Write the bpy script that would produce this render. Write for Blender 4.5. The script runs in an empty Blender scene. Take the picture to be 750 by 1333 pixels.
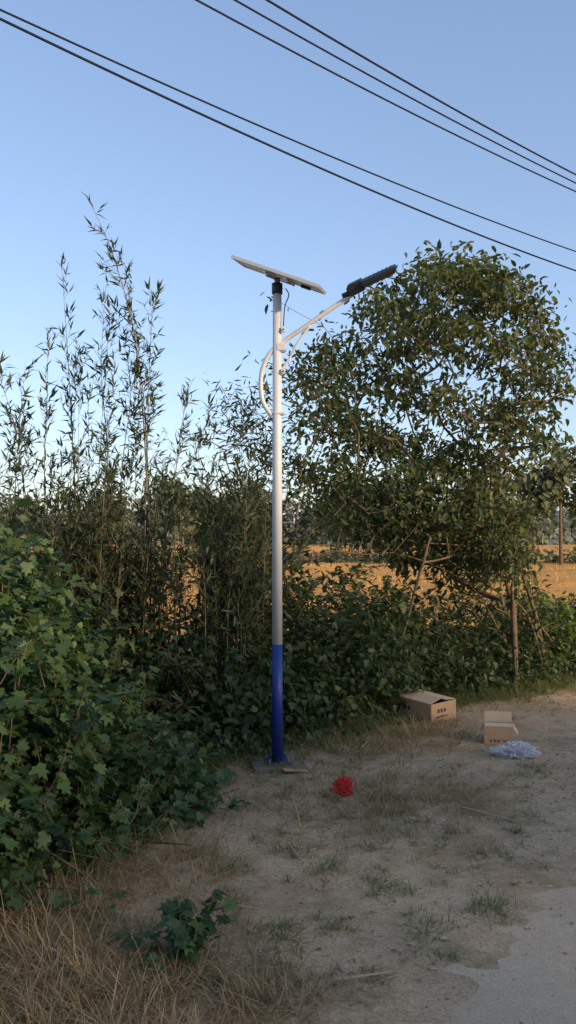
import bpy, math, random
import numpy as np
from mathutils import Vector, Matrix
rng=np.random.default_rng(7); random.seed(7)
S=bpy.context.scene
CAMH=2.6; F=1150.0
def P(u,v,d):
    return np.array([(u-375)/F*d, d, CAMH+(690-v)/F*d])

# ------------------------------------------------------------ materials
def newmat(name):
    m=bpy.data.materials.new(name); m.use_nodes=True
    nt=m.node_tree; b=nt.nodes["Principled BSDF"]; return m,nt,b
def ramp(nt,stops,interp='LINEAR'):
    r=nt.nodes.new("ShaderNodeValToRGB"); r.color_ramp.interpolation=interp
    el=r.color_ramp.elements
    while len(el)<len(stops): el.new(0.5)
    for e,(p,c) in zip(el,stops): e.position=p; e.color=(*c,1)
    return r
def noise(nt,scale,detail=4,rough=.6,vec=None):
    n=nt.nodes.new("ShaderNodeTexNoise"); n.inputs["Scale"].default_value=scale
    n.inputs["Detail"].default_value=detail; n.inputs["Roughness"].default_value=rough
    if vec is not None: nt.links.new(vec,n.inputs["Vector"])
    return n
def mathn(nt,op,a,b=None,clamp=False):
    n=nt.nodes.new("ShaderNodeMath"); n.operation=op; n.use_clamp=clamp
    for i,x in enumerate((a,b)):
        if x is None: continue
        if isinstance(x,(int,float)): n.inputs[i].default_value=x
        else: nt.links.new(x,n.inputs[i])
    return n.outputs[0]
def mixc(nt,f,a,b,mode='MIX'):
    n=nt.nodes.new("ShaderNodeMix"); n.data_type='RGBA'; n.blend_type=mode
    for sock,x in ((n.inputs[0],f),(n.inputs[6],a),(n.inputs[7],b)):
        if isinstance(x,(int,float)): sock.default_value=x
        elif isinstance(x,tuple): sock.default_value=(*x,1)
        else: nt.links.new(x,sock)
    return n.outputs[2]
def plain(name,col,rough=.5,metal=0,var=.12,scale=20,bump=0.0,spec=None):
    m,nt,b=newmat(name)
    g=nt.nodes.new("ShaderNodeTexCoord")
    n=noise(nt,scale,5,.6,g.outputs["Object"])
    r=ramp(nt,[(.3,tuple(c*(1-var) for c in col)),(.7,tuple(min(1,c*(1+var)) for c in col))])
    nt.links.new(n.outputs[0],r.inputs[0]); nt.links.new(r.outputs[0],b.inputs["Base Color"])
    b.inputs["Roughness"].default_value=rough; b.inputs["Metallic"].default_value=metal
    if spec is not None: b.inputs["Specular IOR Level"].default_value=spec
    if bump:
        bp=nt.nodes.new("ShaderNodeBump"); bp.inputs["Strength"].default_value=bump
        bp.inputs["Distance"].default_value=.01
        nt.links.new(n.outputs[0],bp.inputs["Height"]); nt.links.new(bp.outputs[0],b.inputs["Normal"])
    return m
def leafmat(name,stops,trans=.3,rough=.5):
    m,nt,b=newmat(name)
    a=nt.nodes.new("ShaderNodeAttribute"); a.attribute_name="rnd"
    r=ramp(nt,stops); nt.links.new(a.outputs["Fac"],r.inputs[0])
    nt.links.new(r.outputs[0],b.inputs["Base Color"])
    b.inputs["Roughness"].default_value=rough
    b.inputs["Specular IOR Level"].default_value=.3
    t=nt.nodes.new("ShaderNodeBsdfTranslucent")
    tc=mixc(nt,1.0,r.outputs[0],(1.3,1.5,.6),'MULTIPLY'); nt.links.new(tc,t.inputs[0])
    mx=nt.nodes.new("ShaderNodeMixShader"); mx.inputs[0].default_value=trans
    nt.links.new(b.outputs[0],mx.inputs[1]); nt.links.new(t.outputs[0],mx.inputs[2])
    nt.links.new(mx.outputs[0],nt.nodes["Material Output"].inputs[0])
    return m

M_vine=leafmat("vine_leaf",[(0,(.030,.060,.026)),(.5,(.058,.105,.040)),(.85,(.092,.155,.052)),(1,(.16,.19,.06))],.25)
M_hedge=leafmat("hedge_leaf",[(0,(.025,.045,.018)),(.5,(.048,.078,.029)),(.85,(.080,.112,.038)),(.95,(.13,.13,.045)),(1,(.28,.21,.10))],.25)
M_bam=leafmat("bamboo_leaf",[(0,(.027,.044,.022)),(.5,(.050,.072,.034)),(.88,(.09,.105,.05)),(1,(.25,.21,.12))],.3)
M_tree=leafmat("tree_leaf",[(0,(.050,.068,.028)),(.5,(.095,.115,.048)),(.85,(.16,.165,.07)),(1,(.29,.23,.11))],.3,.5)
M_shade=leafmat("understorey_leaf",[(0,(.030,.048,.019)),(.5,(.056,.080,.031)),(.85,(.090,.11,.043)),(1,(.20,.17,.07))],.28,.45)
M_lit=leafmat("sunlit_leaf",[(0,(.07,.13,.02)),(.6,(.14,.21,.035)),(1,(.24,.26,.06))],.4)  # brighter yellow-green: sunlight is put into the leaf colour
M_far=leafmat("far_haze_leaf",[(0,(.10,.125,.075)),(.6,(.14,.165,.10)),(1,(.20,.20,.12))],.3)  # paled leaf colour stands in for haze over distance
M_haze=leafmat("hazy_leaf",[(0,(.18,.21,.21)),(1,(.25,.28,.27))],.3)  # pale blue-grey: distance haze painted into the leaf colour
M_grass=leafmat("grass_blade",[(0,(.09,.13,.04)),(.45,(.15,.18,.06)),(.7,(.28,.23,.11)),(1,(.42,.33,.19))],.3)
M_dry=leafmat("dry_blade",[(0,(.16,.105,.055)),(.4,(.29,.20,.105)),(.8,(.43,.315,.17)),(1,(.57,.44,.27))],.25,.7)
M_dleaf=leafmat("dead_leaf",[(0,(.14,.10,.06)),(.6,(.30,.21,.13)),(1,(.48,.39,.27))],.1,.8)
M_bark=plain("bark",(.13,.088,.055),.9,var=.45,scale=8,bump=.6)
M_culm=plain("culm",(.16,.14,.08),.6,var=.35,scale=3)

# ------------------------------------------------------------ mesh helpers
def link(ob,parent=None):
    S.collection.objects.link(ob)
    if parent: ob.parent=parent
    return ob
def empty(name,loc=(0,0,0)):
    e=bpy.data.objects.new(name,None); e.location=loc; S.collection.objects.link(e); e.empty_display_size=.2
    return e
def mk(name,V,Fc,mat,parent=None,rnd=None,smooth=False):
    V=np.asarray(V,dtype=np.float32); Fc=np.asarray(Fc,dtype=np.int32)
    me=bpy.data.meshes.new(name); me.vertices.add(len(V)); me.vertices.foreach_set("co",V.ravel())
    m,k=Fc.shape
    me.loops.add(m*k); me.loops.foreach_set("vertex_index",Fc.ravel())
    me.polygons.add(m); me.polygons.foreach_set("loop_start",np.arange(m,dtype=np.int32)*k)
    try: me.polygons.foreach_set("loop_total",np.full(m,k,dtype=np.int32))
    except Exception: pass
    if smooth: me.polygons.foreach_set("use_smooth",np.ones(m,dtype=bool))
    me.update(calc_edges=True); me.validate()
    if rnd is not None:
        a=me.attributes.new("rnd",'FLOAT','POINT'); a.data.foreach_set("value",np.asarray(rnd,dtype=np.float32))
    me.materials.append(mat)
    return link(bpy.data.objects.new(name,me),parent)

T={}
T['narrow']=(np.array([[0,0,0],[.3,.5,.04],[1,0,-.12],[.3,-.5,.04],[.35,0,-.01]]),[[0,4,2,1],[0,3,2,4]])
T['broad']=(np.array([[0,0,0],[.25,.42,.05],[.62,.40,.02],[1,0,-.18],[.62,-.40,.02],[.25,-.42,.05]]),[[0,3,2,1],[0,5,4,3]])
T['lobed']=(np.array([[.32,0,-.03],[0,0,0],[-.08,.28,.03],[.22,.58,0],[.42,.30,.03],[.72,.42,-.04],[.66,.16,0],[1.05,0,-.12],
                      [.66,-.16,0],[.72,-.42,-.04],[.42,-.30,.03],[.22,-.58,0],[-.08,-.28,.03]]),
            [[0,i+1,i] for i in range(1,12)]+[[0,1,12]])
T['blade']=(np.array([[0,-.5,0],[0,.5,0],[.35,-.45,-.04],[.35,.45,-.04],[.7,-.3,-.17],[.7,.3,-.17],[1,-.03,-.38],[1,.03,-.38]]),
            [[0,2,3,1],[2,4,5,3],[4,6,7,5]])
T['blob']=(np.array([[0,-.3,0],[.3,-.55,.1],[.75,-.35,0],[1,.05,-.1],[.7,.4,.05],[.25,.5,.1]]),[[0,3,2,1],[0,5,4,3]])
def nrm(a): return a/np.maximum(np.linalg.norm(a,axis=1,keepdims=True),1e-9)
def leaves(name,kind,pos,dr,nm,L,W,mat,rnd,parent=None):
    tv,tf=T[kind]; n=len(pos); k=len(tv)
    dr=nrm(dr); nm=nm-(nm*dr).sum(1,keepdims=True)*dr; nm=nrm(nm+1e-6); sd=np.cross(nm,dr)
    L=np.broadcast_to(L,(n,)); W=np.broadcast_to(W,(n,))
    V=(pos[:,None,:]+dr[:,None,:]*(tv[None,:,0]*L[:,None])[...,None]+sd[:,None,:]*(tv[None,:,1]*W[:,None])[...,None]
       +nm[:,None,:]*(tv[None,:,2]*L[:,None])[...,None])
    Fc=(np.array(tf)[None]+ (np.arange(n)*k)[:,None,None]).reshape(-1,len(tf[0]))
    return mk(name,V.reshape(-1,3),Fc,mat,parent,np.repeat(np.clip(rnd,0,1),k))
def segs(name,A,B,RA,RB,mat,parent=None,sides=6):
    A=np.array(A);B=np.array(B);RA=np.array(RA);RB=np.array(RB);n=len(A)
    d=nrm(B-A); ref=np.tile([0.31,.2,.93],(n,1)); ref[np.abs(d[:,2])>.9]=[1,0.1,0]
    s=nrm(np.cross(d,ref)); t=np.cross(d,s)
    an=np.arange(sides)/sides*2*np.pi
    ring=s[:,None]*np.cos(an)[None,:,None]+t[:,None]*np.sin(an)[None,:,None]
    V=np.concatenate([A[:,None]+ring*RA[:,None,None],B[:,None]+ring*RB[:,None,None]],1).reshape(-1,3)
    i=np.arange(sides); j=(i+1)%sides
    f=np.stack([i,j,j+sides,i+sides],1)
    Fc=(f[None]+(np.arange(n)*2*sides)[:,None,None]).reshape(-1,4)
    return mk(name,V,Fc,mat,parent,smooth=True)
def rv(n): return nrm(rng.normal(size=(n,3)))

_ph=rng.uniform(0,6.28,(40,)); _an=rng.uniform(0,6.28,(40,))
def wav(x,y,f,n=6,o=0):
    s=0
    for i in range(n):
        a=_an[(i+o)%40]; ff=f*(1+.37*i)
        s=s+np.sin((x*np.cos(a)+y*np.sin(a))*ff+_ph[(i*3+o)%40]+1.3*np.sin((x*np.sin(a)-y*np.cos(a))*ff*.6+_ph[(i+o+9)%40]))/(1+.35*i)
    return s/n
tdir=np.array([.58,.815]); ndir=np.array([.815,-.58]); e0=np.array([.42,4.65])
def roadw(x,y): return (x-e0[0])*ndir[0]+(y-e0[1])*ndir[1]
fx=[-9,-4,-3,-2.2,-1.6,-1.1,-0.7,0,1,1.6,2.5,4.5,9]; fy=[4.0,4.6,5.0,5.9,7.0,8.6,10.0,10.6,11.5,12.6,13.5,14.8,18.5]
def front(x): return np.interp(x,fx,fy)
def H(x,y):
    k=np.clip(1-(roadw(x,y)+.4)/.8,.12,1)
    far=np.clip((y-14)/30,0,1)
    bank=.95*np.exp(-((x-15)/6.5)**2-((y-40)/7)**2)*(1+.25*wav(x,y,.8,5,2))
    return bank+(wav(x,y,1.1)*.06+wav(x,y,4.2,6,11)*.022+wav(x,y,13,6,20)*.008)*k*(1+2*far)*np.clip(1-(y-90)/60,0,1)

# ------------------------------------------------------------ ground
def axis(a,b,step,lo,hi,g=1.13):
    c=list(np.arange(a,b,step)); s=step; x=c[-1]
    while x<hi: s*=g; x+=s; c.append(x)
    s=step; x=c[0]; pre=[]
    while x>lo: s*=g; x-=s; pre.append(x)
    return np.array(pre[::-1]+c)
def gridmesh(name,X,Y,Z,mat):
    ny,nx=X.shape; V=np.stack([X,Y,Z],-1).reshape(-1,3)
    i=np.arange((ny-1)*nx).reshape(ny-1,nx)[:,:-1].ravel()
    return mk(name,V,np.stack([i,i+1,i+nx+1,i+nx],1),mat,smooth=True)
M_gr,nt,b=newmat("dirt_ground")
g=nt.nodes.new("ShaderNodeNewGeometry"); pos=g.outputs["Position"]
sx=nt.nodes.new("ShaderNodeSeparateXYZ"); nt.links.new(pos,sx.inputs[0])
n1=noise(nt,.9,6,.6,pos); n2=noise(nt,5,8,.7,pos); n3=noise(nt,45,6,.7,pos); n4=noise(nt,.12,5,.6,pos)
c1=ramp(nt,[(.33,(.32,.21,.115)),(.5,(.55,.39,.235)),(.66,(.68,.51,.325))]); 
mm=mathn(nt,'ADD',mathn(nt,'MULTIPLY',n1.outputs[0],.55),mathn(nt,'MULTIPLY',n2.outputs[0],.45)); nt.links.new(mm,c1.inputs[0])
c3=ramp(nt,[(.3,(.58,.56,.54)),(.55,(1,1,1)),(.72,(1.18,1.15,1.1))]); nt.links.new(n3.outputs[0],c3.inputs[0])
near=mixc(nt,1.0,c1.outputs[0],c3.outputs[0],'MULTIPLY')
vo=nt.nodes.new("ShaderNodeTexVoronoi"); vo.inputs["Scale"].default_value=32; nt.links.new(pos,vo.inputs["Vector"])
pb=ramp(nt,[(.10,(1,1,1)),(.16,(0,0,0))]); nt.links.new(vo.outputs["Distance"],pb.inputs[0])
near=mixc(nt,mathn(nt,'MULTIPLY',pb.outputs[0],.3),near,(.52,.43,.33))
fc=ramp(nt,[(.38,(.22,.18,.05)),(.45,(.50,.27,.085)),(.58,(.72,.35,.10)),(.75,(.78,.44,.15))])
fm=mathn(nt,'ADD',mathn(nt,'MULTIPLY',n4.outputs[0],.6),mathn(nt,'MULTIPLY',n1.outputs[0],.4)); nt.links.new(fm,fc.inputs[0])
ff=mathn(nt,'MULTIPLY',mathn(nt,'SUBTRACT',mathn(nt,'ADD',sx.outputs[1],mathn(nt,'MULTIPLY',n1.outputs[0],4)),18.5),.4,True)
nt.links.new(mixc(nt,ff,near,fc.outputs[0]),b.inputs["Base Color"])
b.inputs["Roughness"].default_value=.95; b.inputs["Specular IOR Level"].default_value=.1
bp=nt.nodes.new("ShaderNodeBump"); bp.inputs["Strength"].default_value=.9; bp.inputs["Distance"].default_value=.035
nt.links.new(mathn(nt,'ADD',n2.outputs[0],mathn(nt,'MULTIPLY',n3.outputs[0],.5)),bp.inputs["Height"]); nt.links.new(bp.outputs[0],b.inputs["Normal"])
ax=axis(-4,6,.07,-900,900); ay=axis(3,15,.07,-300,1500)
X,Y=np.meshgrid(ax,ay); gridmesh("ground",X,Y,H(X,Y),M_gr)

M_rd,nt,b=newmat("dirt_road")
g=nt.nodes.new("ShaderNodeNewGeometry"); pos=g.outputs["Position"]
n1=noise(nt,.8,6,.6,pos); n2=noise(nt,9,8,.7,pos); n3=noise(nt,90,4,.7,pos)
c1=ramp(nt,[(.35,(.53,.385,.25)),(.65,(.69,.525,.36))]); nt.links.new(mathn(nt,'ADD',mathn(nt,'MULTIPLY',n1.outputs[0],.6),mathn(nt,'MULTIPLY',n2.outputs[0],.4)),c1.inputs[0])
c3=ramp(nt,[(.3,(.60,.58,.56)),(.5,(1,1,1)),(.7,(1.12,1.1,1.08))]); nt.links.new(n3.outputs[0],c3.inputs[0])
nt.links.new(mixc(nt,1.0,c1.outputs[0],c3.outputs[0],'MULTIPLY'),b.inputs["Base Color"]); b.inputs["Roughness"].default_value=.95
b.inputs["Specular IOR Level"].default_value=.1
bp=nt.nodes.new("ShaderNodeBump"); bp.inputs["Strength"].default_value=.8; bp.inputs["Distance"].default_value=.025
nt.links.new(mathn(nt,'ADD',n2.outputs[0],mathn(nt,'MULTIPLY',n3.outputs[0],.4)),bp.inputs["Height"]); nt.links.new(bp.outputs[0],b.inputs["Normal"])
s_=axis(-3,9,.06,-60,120); w_=np.concatenate([np.arange(0,1.5,.05),np.linspace(1.5,5.6,36)])
Ss,Ww=np.meshgrid(s_,w_)
edge=wav(Ss,Ss*0,1.3,5,3)*.25+wav(Ss,Ss*0,6,5,7)*.12+wav(Ss,Ss*0,17,5,9)*.05-.45
Wd=Ww+edge*np.clip(1-Ww/1.8,0,1)
RX=e0[0]+tdir[0]*Ss+ndir[0]*Wd; RY=e0[1]+tdir[1]*Ss+ndir[1]*Wd
prof=-.022+.034*np.clip(Ww/.9,0,1)-.02*np.exp(-((Ww-1.9)/.35)**2)-.02*np.exp(-((Ww-3.8)/.35)**2)-.04*np.clip((Ww-5.3)/.3,0,1)
prof=prof+(wav(RX,RY,7,6,30)*.020+wav(RX,RY,19,6,33)*.013)*np.clip(1-Ww/1.5,0,1)
gridmesh("dirt_road",RX,RY,H(RX,RY)+prof,M_rd)

# ------------------------------------------------------------ street lamp
def tube(name,pts,rad,mat,parent,sides=28,cap=True):
    pts=[Vector(p) for p in pts]; n=len(pts); V=[];Fc=[]
    if not hasattr(rad,'__len__'): rad=[rad]*n
    up=Vector((0,1,0.01))
    for i,p in enumerate(pts):
        d=(pts[min(i+1,n-1)]-pts[max(i-1,0)]).normalized()
        s=d.cross(up).normalized(); t=d.cross(s).normalized()
        for k in range(sides):
            a=2*math.pi*k/sides; V.append(p+(s*math.cos(a)+t*math.sin(a))*rad[i])
    for i in range(n-1):
        for k in range(sides):
            k2=(k+1)%sides; Fc.append((i*sides+k,i*sides+k2,(i+1)*sides+k2,(i+1)*sides+k))
    if cap: Fc.append(tuple(range(sides))[::-1]); Fc.append(tuple((n-1)*sides+k for k in range(sides)))
    me=bpy.data.meshes.new(name); me.from_pydata([tuple(v) for v in V],[],Fc); me.update()
    for p in me.polygons: p.use_smooth=len(p.vertices)==4
    me.materials.append(mat); return link(bpy.data.objects.new(name,me),parent)
def box(name,c,dim,mat,parent,rot=None,bev=.004,taper=None):
    import bmesh
    bm=bmesh.new(); bmesh.ops.create_cube(bm,size=1)
    for v in bm.verts:
        if taper and v.co.x>0: v.co.y*=taper[0]; v.co.z*=taper[1]
        v.co=Vector((v.co.x*dim[0],v.co.y*dim[1],v.co.z*dim[2]))
    if bev: bmesh.ops.bevel(bm,geom=bm.edges[:],offset=bev,segments=2,affect='EDGES')
    M=Matrix.Translation(Vector(c))@(rot.to_4x4() if rot else Matrix())
    bm.transform(M); me=bpy.data.meshes.new(name); bm.to_mesh(me); bm.free(); me.materials.append(mat)
    return link(bpy.data.objects.new(name,me),parent)
def catm(c,n=10):
    c=[np.array(p,float) for p in c]; c=[2*c[0]-c[1]]+c+[2*c[-1]-c[-2]]; out=[]
    for i in range(1,len(c)-2):
        for t in np.linspace(0,1,n,endpoint=False):
            p0,p1,p2,p3=c[i-1:i+3]
            out.append(.5*((2*p1)+(-p0+p2)*t+(2*p0-5*p1+4*p2-p3)*t*t+(-p0+3*p1-3*p2+p3)*t**3))
    out.append(c[-2]); return out
M_white=plain("white_paint",(.58,.59,.60),.45,var=.05,scale=3)
M_blue=plain("blue_paint",(.012,.030,.20),.40,var=.2,scale=5)
M_alu=plain("aluminium",(.60,.61,.63),.4,.6,.05)
M_dark=plain("lamp_housing",(.022,.025,.036),.5,.1,.2)
M_back=plain("panel_backsheet",(.72,.74,.76),.5,var=.04)
M_cell=plain("solar_cells",(.01,.015,.05),.12,var=.3,scale=6)
M_lens=plain("led_lens",(.40,.42,.42),.15,var=.1)
M_conc=plain("concrete",(.20,.165,.13),.95,var=.3,scale=14,bump=.5)
M_steel=plain("steel",(.20,.19,.18),.5,.7,.2)
PX,PY=-.12,9.8
lamp=empty("solar_street_lamp",(0,0,0))
zb=float(H(PX,PY))
zj=P(0,838,9.8)[2]; zt=P(0,372,9.8)[2]
rr=lambda z: .061-.013*(z/zt)
tube("pole_blue",[(PX,PY,zb+.02),(PX,PY,zj)],[rr(0)+.001,rr(zj)+.001],M_blue,lamp,40)
tube("pole_white",[(PX,PY,zj-.01),(PX,PY,zt)],[rr(zj),rr(zt)],M_white,lamp,40)
tube("pole_cap",[(PX,PY,zt-.09),(PX,PY,zt-.085),(PX,PY,zt+.025),(PX,PY,zt+.03)],[.053,.06,.06,.054],M_dark,lamp,32)
box("footing",(PX,PY,zb-.06),(.62,.55,.16),M_conc,lamp,Matrix.Rotation(.2,3,'Z'),.02)
box("flange",(PX,PY,zb+.032),(.26,.26,.016),M_steel,lamp,Matrix.Rotation(.2,3,'Z'))
for k in range(4):
    a=.2+math.pi/4+k*math.pi/2; q=(PX+.145*math.cos(a),PY+.145*math.sin(a))
    tube("bolt_%d"%k,[(*q,zb+.02),(*q,zb+.09)],.009,M_steel,lamp,10)
    tube("nut_%d"%k,[(*q,zb+.04),(*q,zb+.056)],.016,M_steel,lamp,6)
    a-=math.pi/4
    box("rib_%d"%k,(PX+.082*math.cos(a),PY+.082*math.sin(a),zb+.075),(.045,.008,.07),M_blue,lamp,Matrix.Rotation(a,3,'Z'),.002)
# solar panel
pc=Vector(P(364.5,358,9.8))
ex=Vector((.93,-.10,-.345)).normalized(); ey0=Vector((.10,1,.17)); ey=(ey0-ex*ey0.dot(ex)).normalized(); ez=ex.cross(ey)
R=Matrix((ex,ey,ez)).transposed()
def pbox(n,off,dim,mat,bev=.002): return box(n,pc+R@Vector(off),dim,mat,lamp,R,bev)
LX,LY=.98,.68
pbox("solar_backsheet",(0,0,-.006),(LX-.02,LY-.02,.008),M_back,0)
pbox("solar_cells",(0,0,.0075),(LX-.03,LY-.03,.005),M_cell,0)
pbox("frame_a",(0,LY/2,0),(LX+.02,.02,.035),M_alu); pbox("frame_b",(0,-LY/2,0),(LX+.02,.02,.035),M_alu)
pbox("frame_c",(LX/2,0,0),(.02,LY-.022,.035),M_alu); pbox("frame_d",(-LX/2,0,0),(.02,LY-.022,.035),M_alu)
pbox("bracket_a",(-.12,0,-.032),(.035,LY*.9,.025),M_alu); pbox("bracket_b",(.12,0,-.032),(.035,LY*.9,.025),M_alu)
pbox("bracket_c",(0,0,-.052),(.30,.06,.012),M_steel)
box("junction_box",pc+R@Vector((.3,.1,-.027)),(.11,.08,.03),M_dark,lamp,R,.004)
tube("panel_post",[(PX,PY,zt),(PX,PY,zt+.09)],.032,M_steel,lamp,20)
def A(u,v,dy=0): 
    p=P(u,v,9.8); p[1]+=dy; return tuple(p)
arm=catm([A(458,386,-.10),A(430,404,-.07),A(400,424,-.04),A(372,442,-.0),A(352,459,-.0),A(342,480,0),A(339.5,502,0),A(343,524,0),A(356,544,0)],8)
tube("arm",arm,[.026]*len(arm),M_white,lamp,20)
br=catm([A(366,482),A(377,466,-.01),A(388,446,-.03),A(404,424,-.045)],8)
tube("arm_brace",br,.014,M_white,lamp,14)
box("clamp_plate",A(366,452),(.11,.11,.10),M_white,lamp,None,.012)
box("clamp_plate_low",A(363.5,538),(.115,.11,.035),M_white,lamp,None,.01)
for k,v_ in enumerate((430,484)):
    box("arm_lug_%d"%k,A(368.5,v_,-.05),(.05,.03,.06),M_white,lamp,None,.006)
    tube("lug_bolt_%d"%k,[A(369,v_,-.06),A(369,v_,-.085)],.009,M_steel,lamp,6)
tube("cable",catm([A(372,376,-.03),A(376,385,-.04),A(371,400,-.05),A(369,425,-.05)],6),.006,M_dark,lamp,8)
h0=Vector(A(452,386,-.10)); h1=Vector(A(520,358,-.30))
hx=(h1-h0).normalized(); hy0=Vector((.25,1,.50)); hy=(hy0-hx*hy0.dot(hx)).normalized(); hz=hx.cross(hy)
RH=Matrix((hx,hy,hz)).transposed(); HL=(h1-h0).length
def hb(n,off,dim,mat,bev=.006,taper=None): return box(n,h0+RH@Vector(off),dim,mat,lamp,RH,bev,taper)
tube("spigot",[h0-hx*.06,h0+hx*.06],.036,M_dark,lamp,20)
hb("driver_box",(.12,0,.03),(.20,.22,.12),M_dark,.02)
hb("head_body",(.40,0,.035),(.42,.31,.066),M_dark,.02,(.82,.7))
hb("lens_frame",(.40,0,-.002),(.34,.25,.014),M_dark,.004,(.85,1))
for i in range(4):
    for j in range(3): hb("led_%d_%d"%(i,j),(.28+i*.075,(j-1)*.064,-.012),(.045,.034,.012),M_lens,.004)
for i in range(7): hb("fin_%d"%i,(.24+i*.05,0,.066),(.008,.21-.008*i,.012),M_dark,0)

# ------------------------------------------------------------ power lines
M_wire=plain("cable_rubber",(.022,.028,.045),.9,var=.1,spec=.05)
def wire(a,b,z0,r,sag=.35):
    d0=(z0-CAMH)*F/(690-a[1]); d1=(z0-CAMH)*F/(690-b[1])
    p0=P(a[0],a[1],d0); p1=P(b[0],b[1],d1); L=p1-p0; pts=[]
    for t in np.linspace(-1.6,3,70):
        q=p0+L*t; q[2]-=sag*(t*(1-t)) ; pts.append(q)
    return tube("power_line",pts,r,M_wire,None,8)
wire((0,12),(750,327),8.0,.012,.45)
wire((0,24),(750,352),7.9,.015,.55)
wire((255,-1),(750,249),8.6,.012,.25)
wire((305,-1),(750,238),8.8,.012,.2)
wire((347,-1),(750,227),9.0,.014,.2)

# ------------------------------------------------------------ vegetation
def mounds(name,ms,kind,mat,size,dens,asp,parent=None,per=26,sig=.13,inner=.25):
    PS=[];DR=[];NM=[];RN=[]
    for m in ms:
        cx,cy,rx,ry,h=m[:5]; z0=m[5] if len(m)>5 else 0
        area=2*math.pi*((rx*ry)**1.6/3+(rx*(h-z0))**1.6/3+(ry*(h-z0))**1.6/3)**(1/1.6)
        nc=max(4,int(area*dens))
        d=rv(nc); d[:,2]=np.abs(d[:,2])*1.0 if z0==0 else d[:,2]
        rad=rng.uniform(.76,1.08,nc)+.14*np.sin(d[:,0]*7+cx*3)*np.sin(d[:,2]*8+cy)+.10*rng.normal(size=nc)
        rad[rng.random(nc)<inner]*=rng.uniform(.4,.9)
        zc=z0 if z0==0 else (h+z0)/2; hz_=h if z0==0 else (h-z0)/2
        C=np.stack([cx+d[:,0]*rx*rad,cy+d[:,1]*ry*rad,zc+d[:,2]*hz_*rad],1)
        o=nrm(d*np.array([1/rx,1/ry,1/max(hz_,.3)])); cr=rng.random(nc)
        n=per*nc; ci=np.repeat(np.arange(nc),per)
        p=C[ci]+rng.normal(size=(n,3))*sig*np.array([1,1,.8])
        p[:,2]=np.maximum(p[:,2],.04+rng.random(n)*.06)
        PS.append(p); oo=o[ci]
        DR.append(oo*.55+np.array([0,0,-.45])+rng.normal(size=(n,3))*.45)
        NM.append(oo*.45+np.array([0,0,.75])+rng.normal(size=(n,3))*.35)
        RN.append(.5*cr[ci]+.5*rng.random(n)+.0)
    p=np.concatenate(PS); n=len(p)
    L=size*rng.uniform(.45,1.35,n)
    return leaves(name,kind,p,np.concatenate(DR),np.concatenate(NM),L,L*asp,mat,np.concatenate(RN),parent)
def sprigs(name,roots,kind,mat,size,asp,parent,ln=(.3,.8),per=14,stem=M_bark):
    A_=[];B_=[];LPp=[];LDd=[];R_=[]
    for r in roots:
        L=rng.uniform(*ln); lean=rng.normal(size=2)*.45; d=np.array([lean[0],lean[1]-.15,1.]); d/=np.linalg.norm(d)
        q=[np.array(r)+d*L*t+np.array([lean[0]*.3,lean[1]*.3,-.25])*L*t*t for t in np.linspace(0,1,5)]; cr=rng.random()
        for i in range(4): A_.append(q[i]);B_.append(q[i+1])
        for k in range(int(per*L/.5)):
            t=rng.uniform(.15,1); i=min(3,int(t*4)); LPp.append(q[i]+(q[i+1]-q[i])*rng.random()); v=rng.normal(size=3); v[2]=v[2]*.4+.1; LDd.append(v); R_.append(.5*cr+.5*rng.random())
    n=len(LPp); L=size*rng.uniform(.5,1.3,n)
    segs(name+"_stems",A_,B_,[.0045]*len(A_),[.003]*len(A_),stem,parent,4)
    leaves(name,kind,np.array(LPp),np.array(LDd),np.array([0,-.1,.8])+rng.normal(size=(n,3))*.45,L,L*asp,mat,np.array(R_),parent)

# left foreground vine bush
vb=empty("vine_bush")
mounds("leaves",[(-2.95,7.7,1.15,1.4,2.45),(-3.7,6.6,1.2,1.2,2.1),(-2.15,7.3,.55,.8,1.65),(-1.8,7.8,.55,.7,1.0),(-1.3,8.2,.55,.6,.5),
   (-2.3,6.4,.5,.6,.85),(-1.05,8.7,.35,.4,.3),(-2.8,5.9,.75,.6,1.1),(-1.8,7.1,.4,.4,.4),(-2.6,8.9,.8,.8,1.7)],'lobed',M_vine,.102,22,.95,vb,17,.13)
rt=[]
for k in range(120):
    x=rng.uniform(-3.6,-1.0); y=rng.uniform(6.0,8.6); z=np.clip(2.35*np.clip((-x-.8)/1.5,0,1),.1,2.3)*rng.uniform(.7,1.0); rt.append((x,y,z))
sprigs("shoots",rt,'lobed',M_vine,.10,.95,vb,(.2,.65),13)
A_=[];B_=[]
for i in range(120):
    c=np.array([rng.uniform(-3.9,-1.2),rng.uniform(6.2,8.8),0]); t=c+np.array([rng.normal()*.4,rng.normal()*.4,rng.uniform(.6,2.0)*np.clip((-c[0]-.9)/1.5,.2,1)])
    A_.append(c);B_.append(t)
segs("stems",A_,B_,[.009]*120,[.004]*120,M_bark,vb,4)

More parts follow.
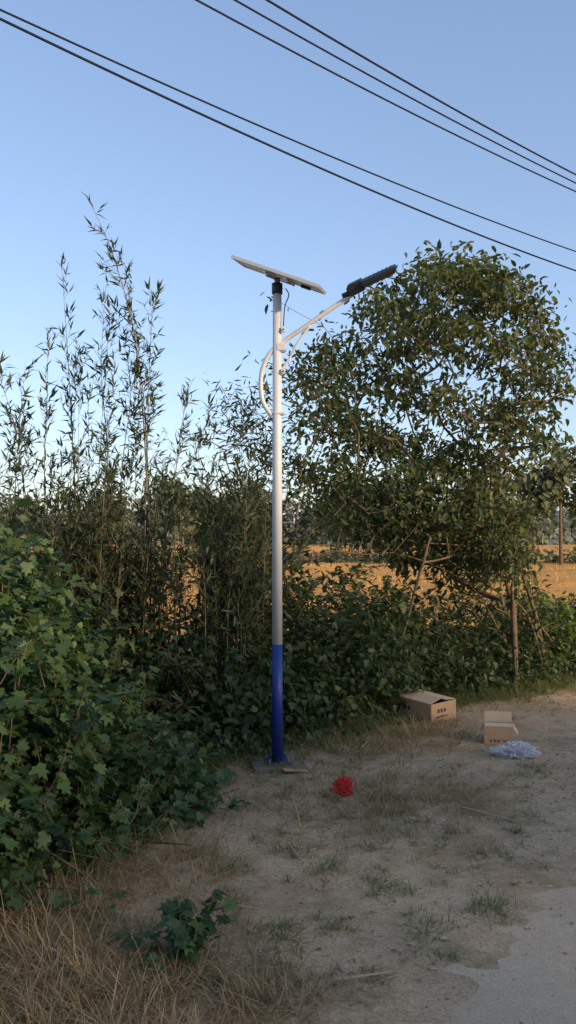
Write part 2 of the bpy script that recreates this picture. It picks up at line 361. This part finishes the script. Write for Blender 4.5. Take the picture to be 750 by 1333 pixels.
# hedge
hd=empty("hedge"); ms=[]; rt=[]
hx_=[-4,-2.7,-2.1,-1.7,-1.3,-.9,.3,1.3,2.0,2.6,3.3,5,9]; hh_=[2.1,2.0,1.8,1.35,1.35,1.75,1.85,1.9,1.6,1.25,1.0,.95,1.0]
for x in np.arange(-4,9,.42):
    h=np.interp(x,hx_,hh_); f=float(front(x))
    if x>-1.2: ms.append((x+rng.normal()*.12,f+.45+rng.uniform(-.1,.25),.5,.5,h*rng.uniform(.25,.6)))
    y0=f if x>-1.0 else 9.6
    ms.append((x+rng.normal()*.15,y0+1.0+rng.uniform(0,.3),rng.uniform(.5,.75),.7,h*rng.uniform(.6,1.05)))
    ms.append((x+rng.normal()*.2,y0+1.9+rng.uniform(0,.4),.75,.8,h*rng.uniform(.75,1.15)))
    for k in range(16):
        yy=y0+rng.uniform(.2,2.2); rt.append((x+rng.normal()*.2,yy,h*min(1,(yy-y0)*.6+.25)*rng.uniform(.6,1.0)))
mounds("leaves",ms,'lobed',M_hedge,.092,13,.80,hd,13,.14)
mounds("leaves_narrow",ms[::2],'narrow',M_hedge,.14,9,.26,hd,15,.17)
sprigs("shoots",rt[::2],'lobed',M_hedge,.095,.8,hd,(.25,.8),12)
sprigs("shoots_narrow",rt[1::2],'narrow',M_hedge,.15,.24,hd,(.3,.9),15)

def grow(nodes,tips,r0=.006,pw=.5,up=.15,step=.35,wig=.035):
    N=[np.array(p,float) for p in nodes]; par=[-1]+list(range(len(nodes)-1)); tipn=[]
    tips=sorted(tips,key=lambda t:np.linalg.norm(t-N[0]))
    for t in tips:
        arr=np.array(N); dd=np.linalg.norm(arr-t,axis=1); below=np.clip(arr[:,2]-t[2]+.1,0,None)*1.2
        k=int(np.argmin(dd+below)); d=dd[k]; m=max(1,int(d/step)); a=N[k]; last=k
        for i in range(1,m+1):
            s=i/m; q=a+(t-a)*s; q=q+np.array([0,0,-up*d*math.sin(math.pi*s)*.6])+ (rng.normal(size=3)*wig*d if i<m else 0)
            N.append(q); par.append(last); last=len(N)-1
        tipn.append(last)
    cnt=np.zeros(len(N))
    for k in tipn: cnt[k]+=1
    for i in range(len(N)-1,0,-1): 
        if par[i]>=0: cnt[par[i]]+=cnt[i]
    rad=r0*np.maximum(cnt,1)**pw
    A_=[N[par[i]] for i in range(1,len(N))]; B_=[N[i] for i in range(1,len(N))]
    RA=[min(rad[par[i]],rad[i]*1.5) for i in range(1,len(N))]; RB=[rad[i] for i in range(1,len(N))]
    return A_,B_,RA,RB,np.array([N[k] for k in tipn]),np.array([N[k]-N[par[k]] for k in tipn])
def treefol(parent,tp,td,kind,size,asp,per,sig,mat,droop=.5,name="leaves"):
    n=len(tp)*per; ci=np.repeat(np.arange(len(tp)),per); cr=rng.random(len(tp))
    o=nrm(td)[ci]; p=tp[ci]+rng.normal(size=(n,3))*sig
    dr=o*.5+np.array([0,0,-droop])+rng.normal(size=(n,3))*.55; nm=o*.3+np.array([0,0,.7])+rng.normal(size=(n,3))*.5
    L=size*rng.uniform(.5,1.3,n)
    leaves(name,kind,p,dr,nm,L,L*asp,mat,.45*cr[ci]+.5*rng.random(n),parent)
# right-hand broadleaf tree
tr=empty("broadleaf_tree")
D=14.6
env_v=[322,345,380,430,480,540,600,660,720,760]; env_l=[592,535,480,440,405,395,400,425,490,550]; env_r=[625,650,702,732,742,745,710,695,690,680]
tips=[]; cl=[]
for k in range(150):      # jittered spread so that no part of the crown is left bare
    v=345+395*((k*0.618034)%1); l=np.interp(v,env_v,env_l); r=np.interp(v,env_v,env_r); u=l+12+(r-l-24)*((k*.7548777+rng.uniform(-.06,.06))%1)
    if k%3==0 and v<640: continue
    dep=D+rng.uniform(-1.4,1.8)*math.sqrt(max(.1,1-((u-(l+r)/2)/((r-l)/2))**2)); cl.append(P(u,v,dep))
cl+= [P(605,340,D),P(570,358,D+.3),P(645,372,D),P(700,400,D),P(720,440,D),P(735,500,D-.3),P(480,385,D),P(452,440,D),P(530,365,D+.2),P(420,500,D),P(690,450,D)]
for c in cl:
    for k in range(11):
        t=c+rng.normal(size=3)*np.array([.25,.28,.15]); u=t[0]/t[1]*F+375; v=690-(t[2]-CAMH)/t[1]*F
        if v<325 or u<np.interp(v,env_v,env_l)-8 or u>np.interp(v,env_v,env_r)+8: continue
        tips.append(t)
trunk=[P(672,838,D),P(668,790,D),P(655,740,D),P(640,690,D+.05),P(622,640,D+.1),P(606,585,D+.1),P(596,530,D),P(590,480,D),P(585,430,D)]
trunk[0][2]=-.05
a,b_,ra,rb,tp,td=grow(trunk,tips,.0038,.36,up=-.05,wig=.016)
segs("trunk_and_limbs",a,b_,ra,rb,M_bark,tr,7)
treefol(tr,tp,td,'broad',.14,.52,12,.11,M_tree,.6)
def foot(u,d):
    p=P(u,690,d); p[2]=-.06; return p
ls=[([foot(712,15.4),P(700,812,15.2),P(672,720,15),P(655,655,14.8),P(640,600,14.6)],.045),([foot(712,15.4),P(686,800,15.0),P(640,765,14.4),P(560,715,13.9),P(500,690,13.6)],.024),
    ([foot(690,15.2),P(655,830,14.8),P(610,760,14.3),P(520,720,13.8),P(440,712,13.4)],.016),
    ([foot(250,12.4),P(252,860,12.4),P(262,760,12.4),P(290,660,12.5),P(305,620,12.5)],.026),([foot(735,16),P(712,825,15.6),P(660,785,15.2),P(622,765,15)],.028)]
for k,(pp,r) in enumerate(ls):
    q=catm(pp,6); tube("leaning_stem_%d"%k,q,list(np.linspace(r,r*.35,len(q))),M_bark,tr,9)

def shrub(name,foot,tops,spread,kind,size,asp,mat,per,nt_,sig=.10,droop=.2,r0=.0035):
    e=empty(name); tips=[]
    for t in tops:
        for k in range(nt_): tips.append(np.array(t)+rng.normal(size=3)*spread)
    f=np.array(foot,float); f[2]=-.05
    nodes=[f,f+[0,0,.5],f+[.03,0,1.0]]
    a,b_,ra,rb,tp,td=grow(nodes,tips,r0,.38,up=0,wig=.02)
    segs("stems",a,b_,ra,rb,M_bark,e,5); treefol(e,tp,td,kind,size,asp,per,sig,mat,droop)
sp=np.array([.25,.3,.22])
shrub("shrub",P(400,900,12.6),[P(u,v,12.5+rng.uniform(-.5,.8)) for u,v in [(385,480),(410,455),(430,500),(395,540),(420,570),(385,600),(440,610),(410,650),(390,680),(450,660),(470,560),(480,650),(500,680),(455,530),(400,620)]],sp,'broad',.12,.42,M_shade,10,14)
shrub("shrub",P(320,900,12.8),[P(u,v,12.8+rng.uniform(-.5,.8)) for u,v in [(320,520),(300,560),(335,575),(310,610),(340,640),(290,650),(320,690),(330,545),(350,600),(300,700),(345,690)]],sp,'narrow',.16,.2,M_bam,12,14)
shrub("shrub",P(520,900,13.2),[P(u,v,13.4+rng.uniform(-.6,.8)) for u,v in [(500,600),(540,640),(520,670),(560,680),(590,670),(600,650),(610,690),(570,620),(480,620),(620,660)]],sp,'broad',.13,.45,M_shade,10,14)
shrub("shrub",P(665,880,15.2),[P(u,v,15+rng.uniform(-.5,.5)) for u,v in [(660,700),(640,740),(690,770),(670,670),(625,780),(650,800),(705,800),(590,760)]],sp,'broad',.13,.45,M_tree,8,11)

# bamboo
bm_=empty("bamboo_clump"); A_=[];B_=[];RA=[];RB=[];LP=[];LD=[];LR=[]
def culm(foot,ctrl,r,leafstart=.25,dens=1.0):
    pts=catm([foot]+ctrl,9); n=len(pts); cr=rng.random()
    for i in range(n-1):
        t=i/(n-1); A_.append(pts[i]);B_.append(pts[i+1]);RA.append(r*(1-t*.9));RB.append(r*(1-(i+1)/(n-1)*.9))
    L=sum(np.linalg.norm(np.array(pts[i+1])-pts[i]) for i in range(n-1))
    for k in range(int(L*7.5*dens)):
        t=leafstart+(1-leafstart)*rng.random()**1.05; i=min(n-2,int(t*(n-1))); q=np.array(pts[i])+(np.array(pts[i+1])-pts[i])*rng.random()
        ax_=nrm((np.array(pts[i+1])-pts[i])[None])[0]
        d=rv(1)[0]; d[2]=abs(d[2])*.6; d=d+ax_*.9; d/=np.linalg.norm(d)
        bl=rng.uniform(.12,.6)*(1.15-t*.8); e=q+d*bl; A_.append(q);B_.append(e);RA.append(.0035);RB.append(.0015)
        for s in range(int(2+bl*12)):
            u_=rng.random()**.6; LP.append(q+(e-q)*u_); dd=d*.9+rng.normal(size=3)*.5+np.array([0,0,.05 if t>.6 else -.25]); LD.append(dd); LR.append(.5*cr+.5*rng.random())
def foot_at(u,d): p=P(u,690,d); p[2]=-.03; return p
main=[(190,[(196,740),(180,470),(150,340),(113,253)],12,.016),(100,[(104,780),(96,600),(88,460),(80,338)],12,.014),(205,[(198,740),(190,560),(178,440),(163,352)],12.3,.013),
 (180,[(188,720),(192,560),(196,450),(200,378)],11.8,.013),(60,[(60,740),(58,600),(62,500),(62,432)],11.6,.012),(205,[(210,740),(225,640),(236,560),(243,512)],12,.014),
 (30,[(40,740),(30,620),(15,540),(-5,478)],11.5,.012),(130,[(135,740),(140,600),(132,480),(138,372)],12.4,.013),(20,[(22,760),(20,640),(25,560),(33,470)],11.8,.011),
 (225,[(228,740),(232,650),(262,570),(275,530)],12.4,.010),(150,[(150,740),(160,600),(170,500),(150,400)],12.1,.011)]
for f,c,d,r in main: culm(foot_at(f,d),[P(u,v,d) for u,v in c],r,.38,1.0)
tu=[-60,0,40,80,120,160,205,230,260,320,370]; tv=[500,500,460,390,370,400,430,530,560,540,540]
for k in range(84):
    u=rng.uniform(-60,235) if k<70 else rng.uniform(255,350); d=rng.uniform(10.6,13.2); top=np.interp(u,tu,tv); v=top+(740-top)*rng.random()**.6
    ln=rng.normal()*28; culm(foot_at(u,d),[P(u+ln*.1,800,d),P(u+ln*.4,(800+v)/2,d),P(u+ln,v,d+rng.normal()*.3)],rng.uniform(.006,.011),.3,1.15)
for k in range(62):
    u=rng.uniform(60,190) if k<34 else rng.uniform(265,360); d=rng.uniform(10.8,13.2); v=rng.uniform(590,730)
    ln=rng.normal()*30; culm(foot_at(u,d),[P(u+ln*.1,830,d),P(u+ln*.4,(830+v)/2,d),P(u+ln,v,d+rng.normal()*.3)],rng.uniform(.005,.009),.3,2.1)
segs("culms",A_,B_,RA,RB,M_culm,bm_,5)
LP=np.array(LP);LD=np.array(LD);n=len(LP); L=rng.uniform(.08,.20,n)
leaves("leaves",'narrow',LP,LD,np.array([0,0,.8])+rng.normal(size=(n,3))*.6,L,L*.19,M_bam,np.array(LR),bm_)

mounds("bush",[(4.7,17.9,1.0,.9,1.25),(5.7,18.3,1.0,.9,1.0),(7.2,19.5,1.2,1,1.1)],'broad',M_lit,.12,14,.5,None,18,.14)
mounds("bush",[(4.75,16.3,.7,.6,1.15),(4.1,16.0,.6,.6,1.0),(5.5,16.8,.8,.7,.95)],'lobed',M_lit,.11,14,.8,None,13,.14)  # stretch of hedge given the painted sunlit leaf colour

# distant trees
dt=empty("distant_trees"); mss=[];A_=[];B_=[];RA=[];RB=[]
def poplar(x,y,h,w):
    A_.append([x,y,-.1]);B_.append([x+rng.normal()*.3,y,h*.8]);RA.append(.16);RB.append(.06)
    for k in range(7):
        z=h*rng.uniform(.45,.92); s=w*(1.15-z/h*.7); mss.append((x+rng.normal()*w*.4,y+rng.normal()*w*.3,s*.75,s*.75,z+s*.8,z-s*.8))
for x,h in [(19,9),(20.7,10.5),(22.3,9.5),(24.2,11.5),(26,10),(28,11),(30.5,10),(17.3,7.5),(15.5,8)]: poplar(x,66+rng.normal()*2,h,1.4)
for k in range(14): poplar(rng.uniform(-45,12),88+rng.normal()*5,rng.uniform(5,8),2.0)
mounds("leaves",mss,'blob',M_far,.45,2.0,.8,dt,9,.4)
segs("trunks",A_,B_,RA,RB,M_bark,dt,6)
ms=[]
for x in np.arange(-90,120,3.2): ms.append((x+rng.normal(),170+rng.normal()*6,rng.uniform(2.5,4.5),3,rng.uniform(4,8.5)))
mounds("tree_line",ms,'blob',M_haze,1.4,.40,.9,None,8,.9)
ms=[]
for x in np.arange(-50,70,1.6): ms.append((x+rng.normal()*.5,72+rng.normal()*2,1.3,1,rng.uniform(.6,1.5)))
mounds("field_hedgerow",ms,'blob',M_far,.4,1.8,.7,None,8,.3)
n=9000; y=18+rng.random(n)**2*60; x=rng.uniform(-.45,.45,n)*y+1; k=wav(x,y,.25,6,5)>-.05; x=x[k];y=y[k];n=len(x)
M_stub=leafmat("stubble_blade",[(0,(.42,.24,.08)),(1,(.68,.44,.18))],.3,.8)
leaves("field_stubble",'blade',np.stack([x,y,H(x,y)],1),np.stack([rng.normal(size=n)*.5,rng.normal(size=n)*.5,np.ones(n)],1),rv(n),rng.uniform(.10,.30,n),rng.uniform(.03,.06,n),M_stub,rng.random(n))

# sun direction (shared by lamp and sky), and an unseen tree row, added to shade the foreground from the sun
el=math.radians(19); sd=np.array([.8,-.6]); az=math.atan2(sd[0],sd[1]); perp=np.array([.6,.8])
rw=empty("shading_trees"); ms=[];A_=[];B_=[];RA=[];RB=[]
for q in np.arange(-27.6,11.5,2.6):
    c=perp*q+sd*31+rng.normal(size=2)*.4; h=rng.uniform(12.5,15.0)
    A_.append([*c,-.1]);B_.append([*c,h*.7]);RA.append(.22);RB.append(.08)
    ms+= [(c[0],c[1],2.0,2.0,h,h*.42),(c[0]+.5,c[1]-.3,1.9,1.9,h*.62,.2),(c[0]-.4,c[1]+.6,1.8,1.8,h*.8,h*.25)]
mounds("leaves",ms,'blob',M_tree,.6,1.2,.8,rw,9,.4)
segs("trunks",A_,B_,RA,RB,M_bark,rw,7)

# ------------------------------------------------------------ grass & litter
def tufts(name,cs,nb,Lr,W,mat,spread=.08,rb=(0,1),lean=.5):
    P_=[];D_=[];R_=[];L_=[]
    for (x,y,s) in cs:
        n=int(nb*s*rng.uniform(.7,1.3)); px=x+rng.normal(size=n)*spread*s; py=y+rng.normal(size=n)*spread*s
        P_.append(np.stack([px,py,H(px,py)-.01],1))
        D_.append(np.stack([(px-x)*3+rng.normal(size=n)*lean,(py-y)*3+rng.normal(size=n)*lean,np.ones(n)*.9],1)); cr=rng.random()
        R_.append(rb[0]+(rb[1]-rb[0])*(.4*cr+.6*rng.random(n))); L_.append(rng.uniform(*Lr,n)*(.6+.4*s))
    p=np.concatenate(P_);n=len(p); d=np.concatenate(D_); nm=np.array([0,0,1.0])-nrm(d)*.5+rng.normal(size=(n,3))*.15; L=np.concatenate(L_)
    leaves(name,'blade',p,d,nm,L,W*rng.uniform(.6,1.3,n),mat,np.concatenate(R_))
def gp(u,v): d=CAMH*F/(v-690); return ((u-375)/F*d,d)
cs=[]
for u,v,s in [(385,1105,1.2),(425,1130,1.2),(435,1120,.8),(362,1215,1.1),(350,1225,.8),(485,1150,1),(500,1160,.8),(560,1210,1.1),(545,1225,.9),(640,1180,1.2),(625,1190,.9),(655,1195,.9),(615,1115,.8),(690,1000,1.4),(705,1005,1),(680,1010,.9),(490,1105,.8),(520,1085,1),(580,1250,.6),(300,1130,1)]:
    cs.append((*gp(u,v),s))
for k in range(110):
    u,v=rng.uniform(260,720),rng.uniform(1010,1300); x,y=gp(u,v)
    if roadw(x,y)<.1: cs.append((x,y,rng.uniform(.2,.6)))
tufts("grass",cs,60,(.05,.15),.006,M_grass,.07,(.0,.75),.7)
cs=[]
for k in range(1200):
    x=rng.uniform(-2.6,6); f=float(front(x)); y=f-rng.exponential(.38)+.25
    if roadw(x,y)<-.1 or y>11: cs.append((x,y,rng.uniform(.4,1)))
tufts("verge_grass",cs,22,(.08,.32),.007,M_grass,.10,(.0,.9),.6)
cs=[]
for k in range(640):
    u,v=rng.uniform(-60,330),rng.uniform(1040,1420); 
    if rng.random()>np.clip((360-u)/200,0,1): continue
    x,y=gp(u,v); cs.append((x,y,rng.uniform(.5,1.2)))
for k in range(250):
    u,v=rng.normal(505,80),rng.normal(1040,24); cs.append((*gp(u,v),rng.uniform(.3,.7)))
for k in range(90):
    u,v=rng.normal(330,50),rng.normal(1300,22); cs.append((*gp(u,v),rng.uniform(.3,.5)))
for k in range(100):
    u,v=rng.normal(540,40),rng.normal(955,14); cs.append((*gp(u,v),rng.uniform(.5,1.0)))
for k in range(80):
    u,v=rng.normal(430,40),rng.normal(975,10); cs.append((*gp(u,v),rng.uniform(.3,.8)))
tufts("dry_grass",cs,26,(.10,.32),.007,M_dry,.10,(0,1),.9)
def wheremask(x,y):
    w=roadw(x,y); return (w<.1)&(y<front(x)+.4)
n=15000; x=rng.uniform(-3,5,n); y=rng.uniform(4,14,n); dens=np.clip(.28+.9*wav(x,y,1.5,6,15)+.5*np.exp(-(front(x)-y)/.8)+.5*np.exp(-((x-1.1)**2+(y-8.4)**2)/.8),0.03,1)
k=wheremask(x,y)&(rng.random(n)<dens); x=x[k];y=y[k];n=len(x); a=rng.uniform(0,6.28,n)
leaves("straw_litter",'blade',np.stack([x,y,H(x,y)+.012+rng.random(n)*.02],1),np.stack([np.cos(a),np.sin(a),rng.normal(size=n)*.10+.06],1),np.tile([0,0,1.],(n,1))+rng.normal(size=(n,3))*.2,rng.uniform(.05,.26,n),rng.uniform(.003,.008,n),M_dry,rng.random(n))
n=7000; x=rng.uniform(-3,5,n); y=rng.uniform(4,14,n); dens=np.clip(.2+.9*wav(x,y,1.2,6,25)+.5*np.exp(-(front(x)-y)/.6),0.03,1)
k=wheremask(x,y)&(rng.random(n)<dens); x=x[k];y=y[k];n=len(x)
leaves("dead_leaves",'broad',np.stack([x,y,H(x,y)+.012],1),np.stack([rng.normal(size=n),rng.normal(size=n),.1+.15*rng.normal(size=n)],1),np.tile([0,0,1.],(n,1))+rng.normal(size=(n,3))*.35,rng.uniform(.02,.06,n),rng.uniform(.012,.03,n),M_dleaf,rng.random(n))
M_st=leafmat("stone",[(0,(.22,.18,.13)),(.5,(.40,.33,.26)),(1,(.60,.53,.44))],0,.9)
n=5200; x=rng.uniform(-2.5,5,n); y=rng.uniform(4,13,n); k=(y<front(x)); x=x[k];y=y[k];n=len(x)
oc=np.array([[1,0,0],[0,1,0],[-1,0,0],[0,-1,0],[0,0,1],[0,0,-1]],float); of=np.array([[0,1,4],[1,2,4],[2,3,4],[3,0,4],[1,0,5],[2,1,5],[3,2,5],[0,3,5]])
sz=.004+.012*rng.random(n)**4; V=np.stack([x,y,H(x,y)+.004+np.where(roadw(x,y)>.5,.012,0)],1)[:,None]+oc[None]*(sz[:,None,None]*rng.uniform(.6,1.4,(n,6,1)))*np.array([1,1,.6])
mk("gravel",V.reshape(-1,3),(of[None]+(np.arange(n)*6)[:,None,None]).reshape(-1,3),M_st,None,np.repeat(rng.random(n),6))
A_=[];B_=[];R_=[]
for u,v,u2,v2 in [(258,1176,338,1192),(392,975,410,955),(470,975,480,968),(580,998,610,1000),(440,1283,510,1275),(395,968,440,975),(600,1055,680,1075),(100,1110,190,1085),(375,1100,395,1125)]:
    p=gp(u,v);q=gp(u2,v2); A_.append([*p,H(*p)+.03]);B_.append([*q,H(*q)+.04]);R_.append(.010)
segs("sticks",A_,B_,R_,np.array(R_)*.6,plain("dead_stick",(.40,.32,.21),.9,var=.2),None,7)
wd=empty("weed_plant"); x0,y0=gp(255,1248)
P_=[];D_=[];A_=[];B_=[]
for k in range(11):
    b0=np.array([x0+rng.normal()*.09-.01,y0+rng.normal()*.05,0]); t=b0+np.array([rng.normal()*.08,rng.normal()*.06,rng.uniform(.18,.42)]); A_.append(b0);B_.append(t)
    for j in range(9): P_.append(b0+(t-b0)*rng.uniform(.35,1.05)); D_.append([*rng.normal(size=2),-.25])
n=len(P_); L=rng.uniform(.07,.12,n)
leaves("leaves",'lobed',np.array(P_),np.array(D_),np.array([0,-.25,.8])+rng.normal(size=(n,3))*.35,L,L*.95,M_vine,rng.random(n)*.9,wd)
segs("stems",A_,B_,[.005]*11,[.003]*11,M_culm,wd,5)
P_=[]
for u,v in [(205,1255),(190,1245),(300,1060),(130,1190),(220,1090),(245,1075),(170,1110),(60,1160)]:
    p=gp(u,v)
    for j in range(12): P_.append([p[0]+rng.normal()*.09,p[1]+rng.normal()*.09,.05+abs(rng.normal())*.06])
n=len(P_); L=rng.uniform(.05,.10,n)
leaves("creeping_vine",'lobed',np.array(P_),np.stack([rng.normal(size=n),rng.normal(size=n)-.3,-.1*np.ones(n)],1),np.array([0,-.2,.9])+rng.normal(size=(n,3))*.3,L,L*.95,M_vine,rng.random(n))

# ------------------------------------------------------------ boxes & bags
M_card=plain("cardboard",(.50,.31,.17),.85,var=.08,scale=8,bump=.1)
M_cardin=plain("cardboard_pale",(.62,.46,.30),.85,var=.06,scale=8)
M_ink=plain("printed_ink",(.07,.055,.045),.8)
def carton(c,dim,rotz,flaps,name="cardboard_box"):
    e=empty(name,c); e.rotation_euler=(0,0,rotz); L,W,Hh=dim; t=.006
    def bx(n,cc,dd,m,rot=None,bev=.001): return box(n,cc,dd,m,e,rot,bev)
    bx("bottom",(0,0,t/2),(L,W,t),M_card); bx("front",(0,-W/2,Hh/2+t/2),(L,t,Hh-t),M_card); bx("back",(0,W/2,Hh/2+t/2),(L,t,Hh-t),M_card)
    bx("end_left",(-L/2,0,Hh/2+t/2),(t,W-2*t,Hh-t),M_card); bx("end_right",(L/2,0,Hh/2+t/2),(t,W-2*t,Hh-t),M_card)
    for k,(side,ang,fl) in enumerate(flaps):
        a=math.radians(ang)
        if side in 'fb':
            s=-1 if side=='f' else 1
            bx("flap_%d"%k,(0,s*(W/2+math.cos(a)*fl/2+.002),Hh+math.sin(a)*fl/2+.004),(L-.01,fl,.005),M_cardin,Matrix.Rotation(a*s,3,'X'))
        else:
            s=-1 if side=='l' else 1
            bx("flap_%d"%k,(s*(L/2+math.cos(a)*fl/2+.002),0,Hh+math.sin(a)*fl/2+.004),(fl,W-.01,.005),M_cardin,Matrix.Rotation(-a*s,3,'Y'))
    return e,bx
gx,gy=gp(652,969); e,bx=carton((gx,gy+.13,H(gx,gy)),(.34,.26,.22),math.radians(-12),[('b',80,.13),('l',-70,.12),('r',-60,.12),('f',172,.12)])
for k in range(3): bx("print_%d"%k,(-.09+k*.045,-.135,.05),(.024,.002,.026),M_ink,None,0)
bx("print_line",(.08,-.135,.055),(.07,.002,.012),M_ink,None,0)
e,bx=carton((1.83,12.45,float(H(1.87,12.3))+.0),(1.0,.48,.27),0,[('b',174,.21),('f',165,.21)])
e.rotation_euler=(math.radians(3),math.radians(2),math.radians(-54))
for k in range(3): 
    bx("print_%d"%k,(.504,-.10+k*.06,.16),(.002,.04,.05),M_ink,None,0)
bx("print_line",(.504,-.04,.08),(.002,.22,.018),M_ink,None,0)
for k in range(5): bx("side_print_%d"%k,(-.20+k*.07,-.244,.15),(.045,.002,.055),M_ink,None,0)

def bag(name,c,dim,mat,seed,amp=.35,flat=.5,peaks=()):
    import bmesh
    from mathutils import noise as mn
    bm=bmesh.new(); bmesh.ops.create_icosphere(bm,subdivisions=6,radius=1)
    for v in bm.verts:
        d=v.co.normalized(); o=Vector((seed,seed*2,3)); w=d+Vector((mn.noise(d*2+o),mn.noise(d*2-o),mn.noise(d*2.3+o)))*.5
        r=1+amp*(1-2.6*abs(mn.noise(w*1.5+o)))+amp*.6*(1-3*abs(mn.noise(w*3.3+o)))+amp*.28*(1-3*abs(mn.noise(w*8+o)))
        for (px,py,pz,h) in peaks: r+=h*max(0,d.dot(Vector((px,py,pz)).normalized()))**14
        p=d*r; v.co=Vector((p.x*dim[0],p.y*dim[1],max(p.z,-flat)*dim[2]+flat*dim[2]))
    me=bpy.data.meshes.new(name); bm.to_mesh(me); bm.free(); me.materials.append(mat)
    o=bpy.data.objects.new(name,me); o.location=c; return link(o)
def plast(name,col,tr,rough):
    m,nt,b=newmat(name); 
    n=noise(nt,14,4); r=ramp(nt,[(.35,tuple(c*.75 for c in col)),(.65,col)]); nt.links.new(n.outputs[0],r.inputs[0]); nt.links.new(r.outputs[0],b.inputs["Base Color"])
    b.inputs["Roughness"].default_value=rough
    t=nt.nodes.new("ShaderNodeBsdfTranslucent"); nt.links.new(r.outputs[0],t.inputs[0])
    t2=nt.nodes.new("ShaderNodeBsdfTransparent"); mx=nt.nodes.new("ShaderNodeMixShader"); mx.inputs[0].default_value=.35
    nt.links.new(b.outputs[0],mx.inputs[1]); nt.links.new(t.outputs[0],mx.inputs[2])
    m2=nt.nodes.new("ShaderNodeMixShader"); m2.inputs[0].default_value=tr; nt.links.new(mx.outputs[0],m2.inputs[1]); nt.links.new(t2.outputs[0],m2.inputs[2])
    nt.links.new(m2.outputs[0],nt.nodes["Material Output"].inputs[0]); return m
gx,gy=gp(446,1034); bag("red_plastic_bag",(gx,gy,H(gx,gy)-.01),(.085,.08,.095),plast("red_plastic",(.80,.05,.05),.05,.35),3.3,.22,.6,[(-.6,-.2,.1,.3),(.5,0,.8,.4)])
gx,gy=gp(673,985); bag("clear_plastic_bag",(gx,gy,H(gx,gy)-.01),(.15,.13,.085),plast("clear_plastic",(.80,.81,.84),.25,.2),8.1,.42,.35,[(-1,0,.3,.7),(.9,.1,.2,.5),(.3,-.4,.8,.35)])
gx,gy=gp(384,1004); box("cardboard_scrap",(gx,gy,H(gx,gy)+.03),(.28,.10,.012),M_card,None,Matrix.Rotation(.35,3,'Z')@Matrix.Rotation(.12,3,'Y'))

# ------------------------------------------------------------ light, sky, camera
W=bpy.data.worlds.new("World"); S.world=W; W.use_nodes=True; nt=W.node_tree
bg=nt.nodes["Background"]; sk=nt.nodes.new("ShaderNodeTexSky"); sk.sky_type='NISHITA'; sk.sun_disc=False
sk.sun_elevation=el; sk.sun_rotation=az; sk.air_density=1.0; sk.dust_density=.8; sk.ozone_density=1.6; sk.altitude=0
gm=nt.nodes.new("ShaderNodeGamma"); gm.inputs[1].default_value=.72; nt.links.new(sk.outputs[0],gm.inputs[0])
tint=mixc(nt,1.0,gm.outputs[0],(1.85,1.97,2.28),'MULTIPLY')
nt.links.new(tint,bg.inputs[0]); bg.inputs[1].default_value=.15
sl=bpy.data.lights.new("sun",'SUN'); sl.energy=5.0; sl.angle=math.radians(2.5); sl.color=(1,.72,.42)
so=bpy.data.objects.new("sun",sl); link(so)
sv=Vector((sd[0]*math.cos(el),sd[1]*math.cos(el),math.sin(el))); so.rotation_euler=sv.to_track_quat('Z','Y').to_euler(); so.location=(20,-20,20)
cam=bpy.data.cameras.new("camera"); co=bpy.data.objects.new("camera",cam); link(co)
cam.sensor_fit='VERTICAL'; cam.sensor_height=36; cam.lens=F/1333*36; cam.shift_y=24/1333; cam.clip_end=3000; cam.clip_start=.05
co.location=(0,0,CAMH); co.rotation_euler=(math.radians(90),0,0); S.camera=co
S.view_settings.view_transform='Standard'; S.view_settings.look='None'; S.view_settings.exposure=0
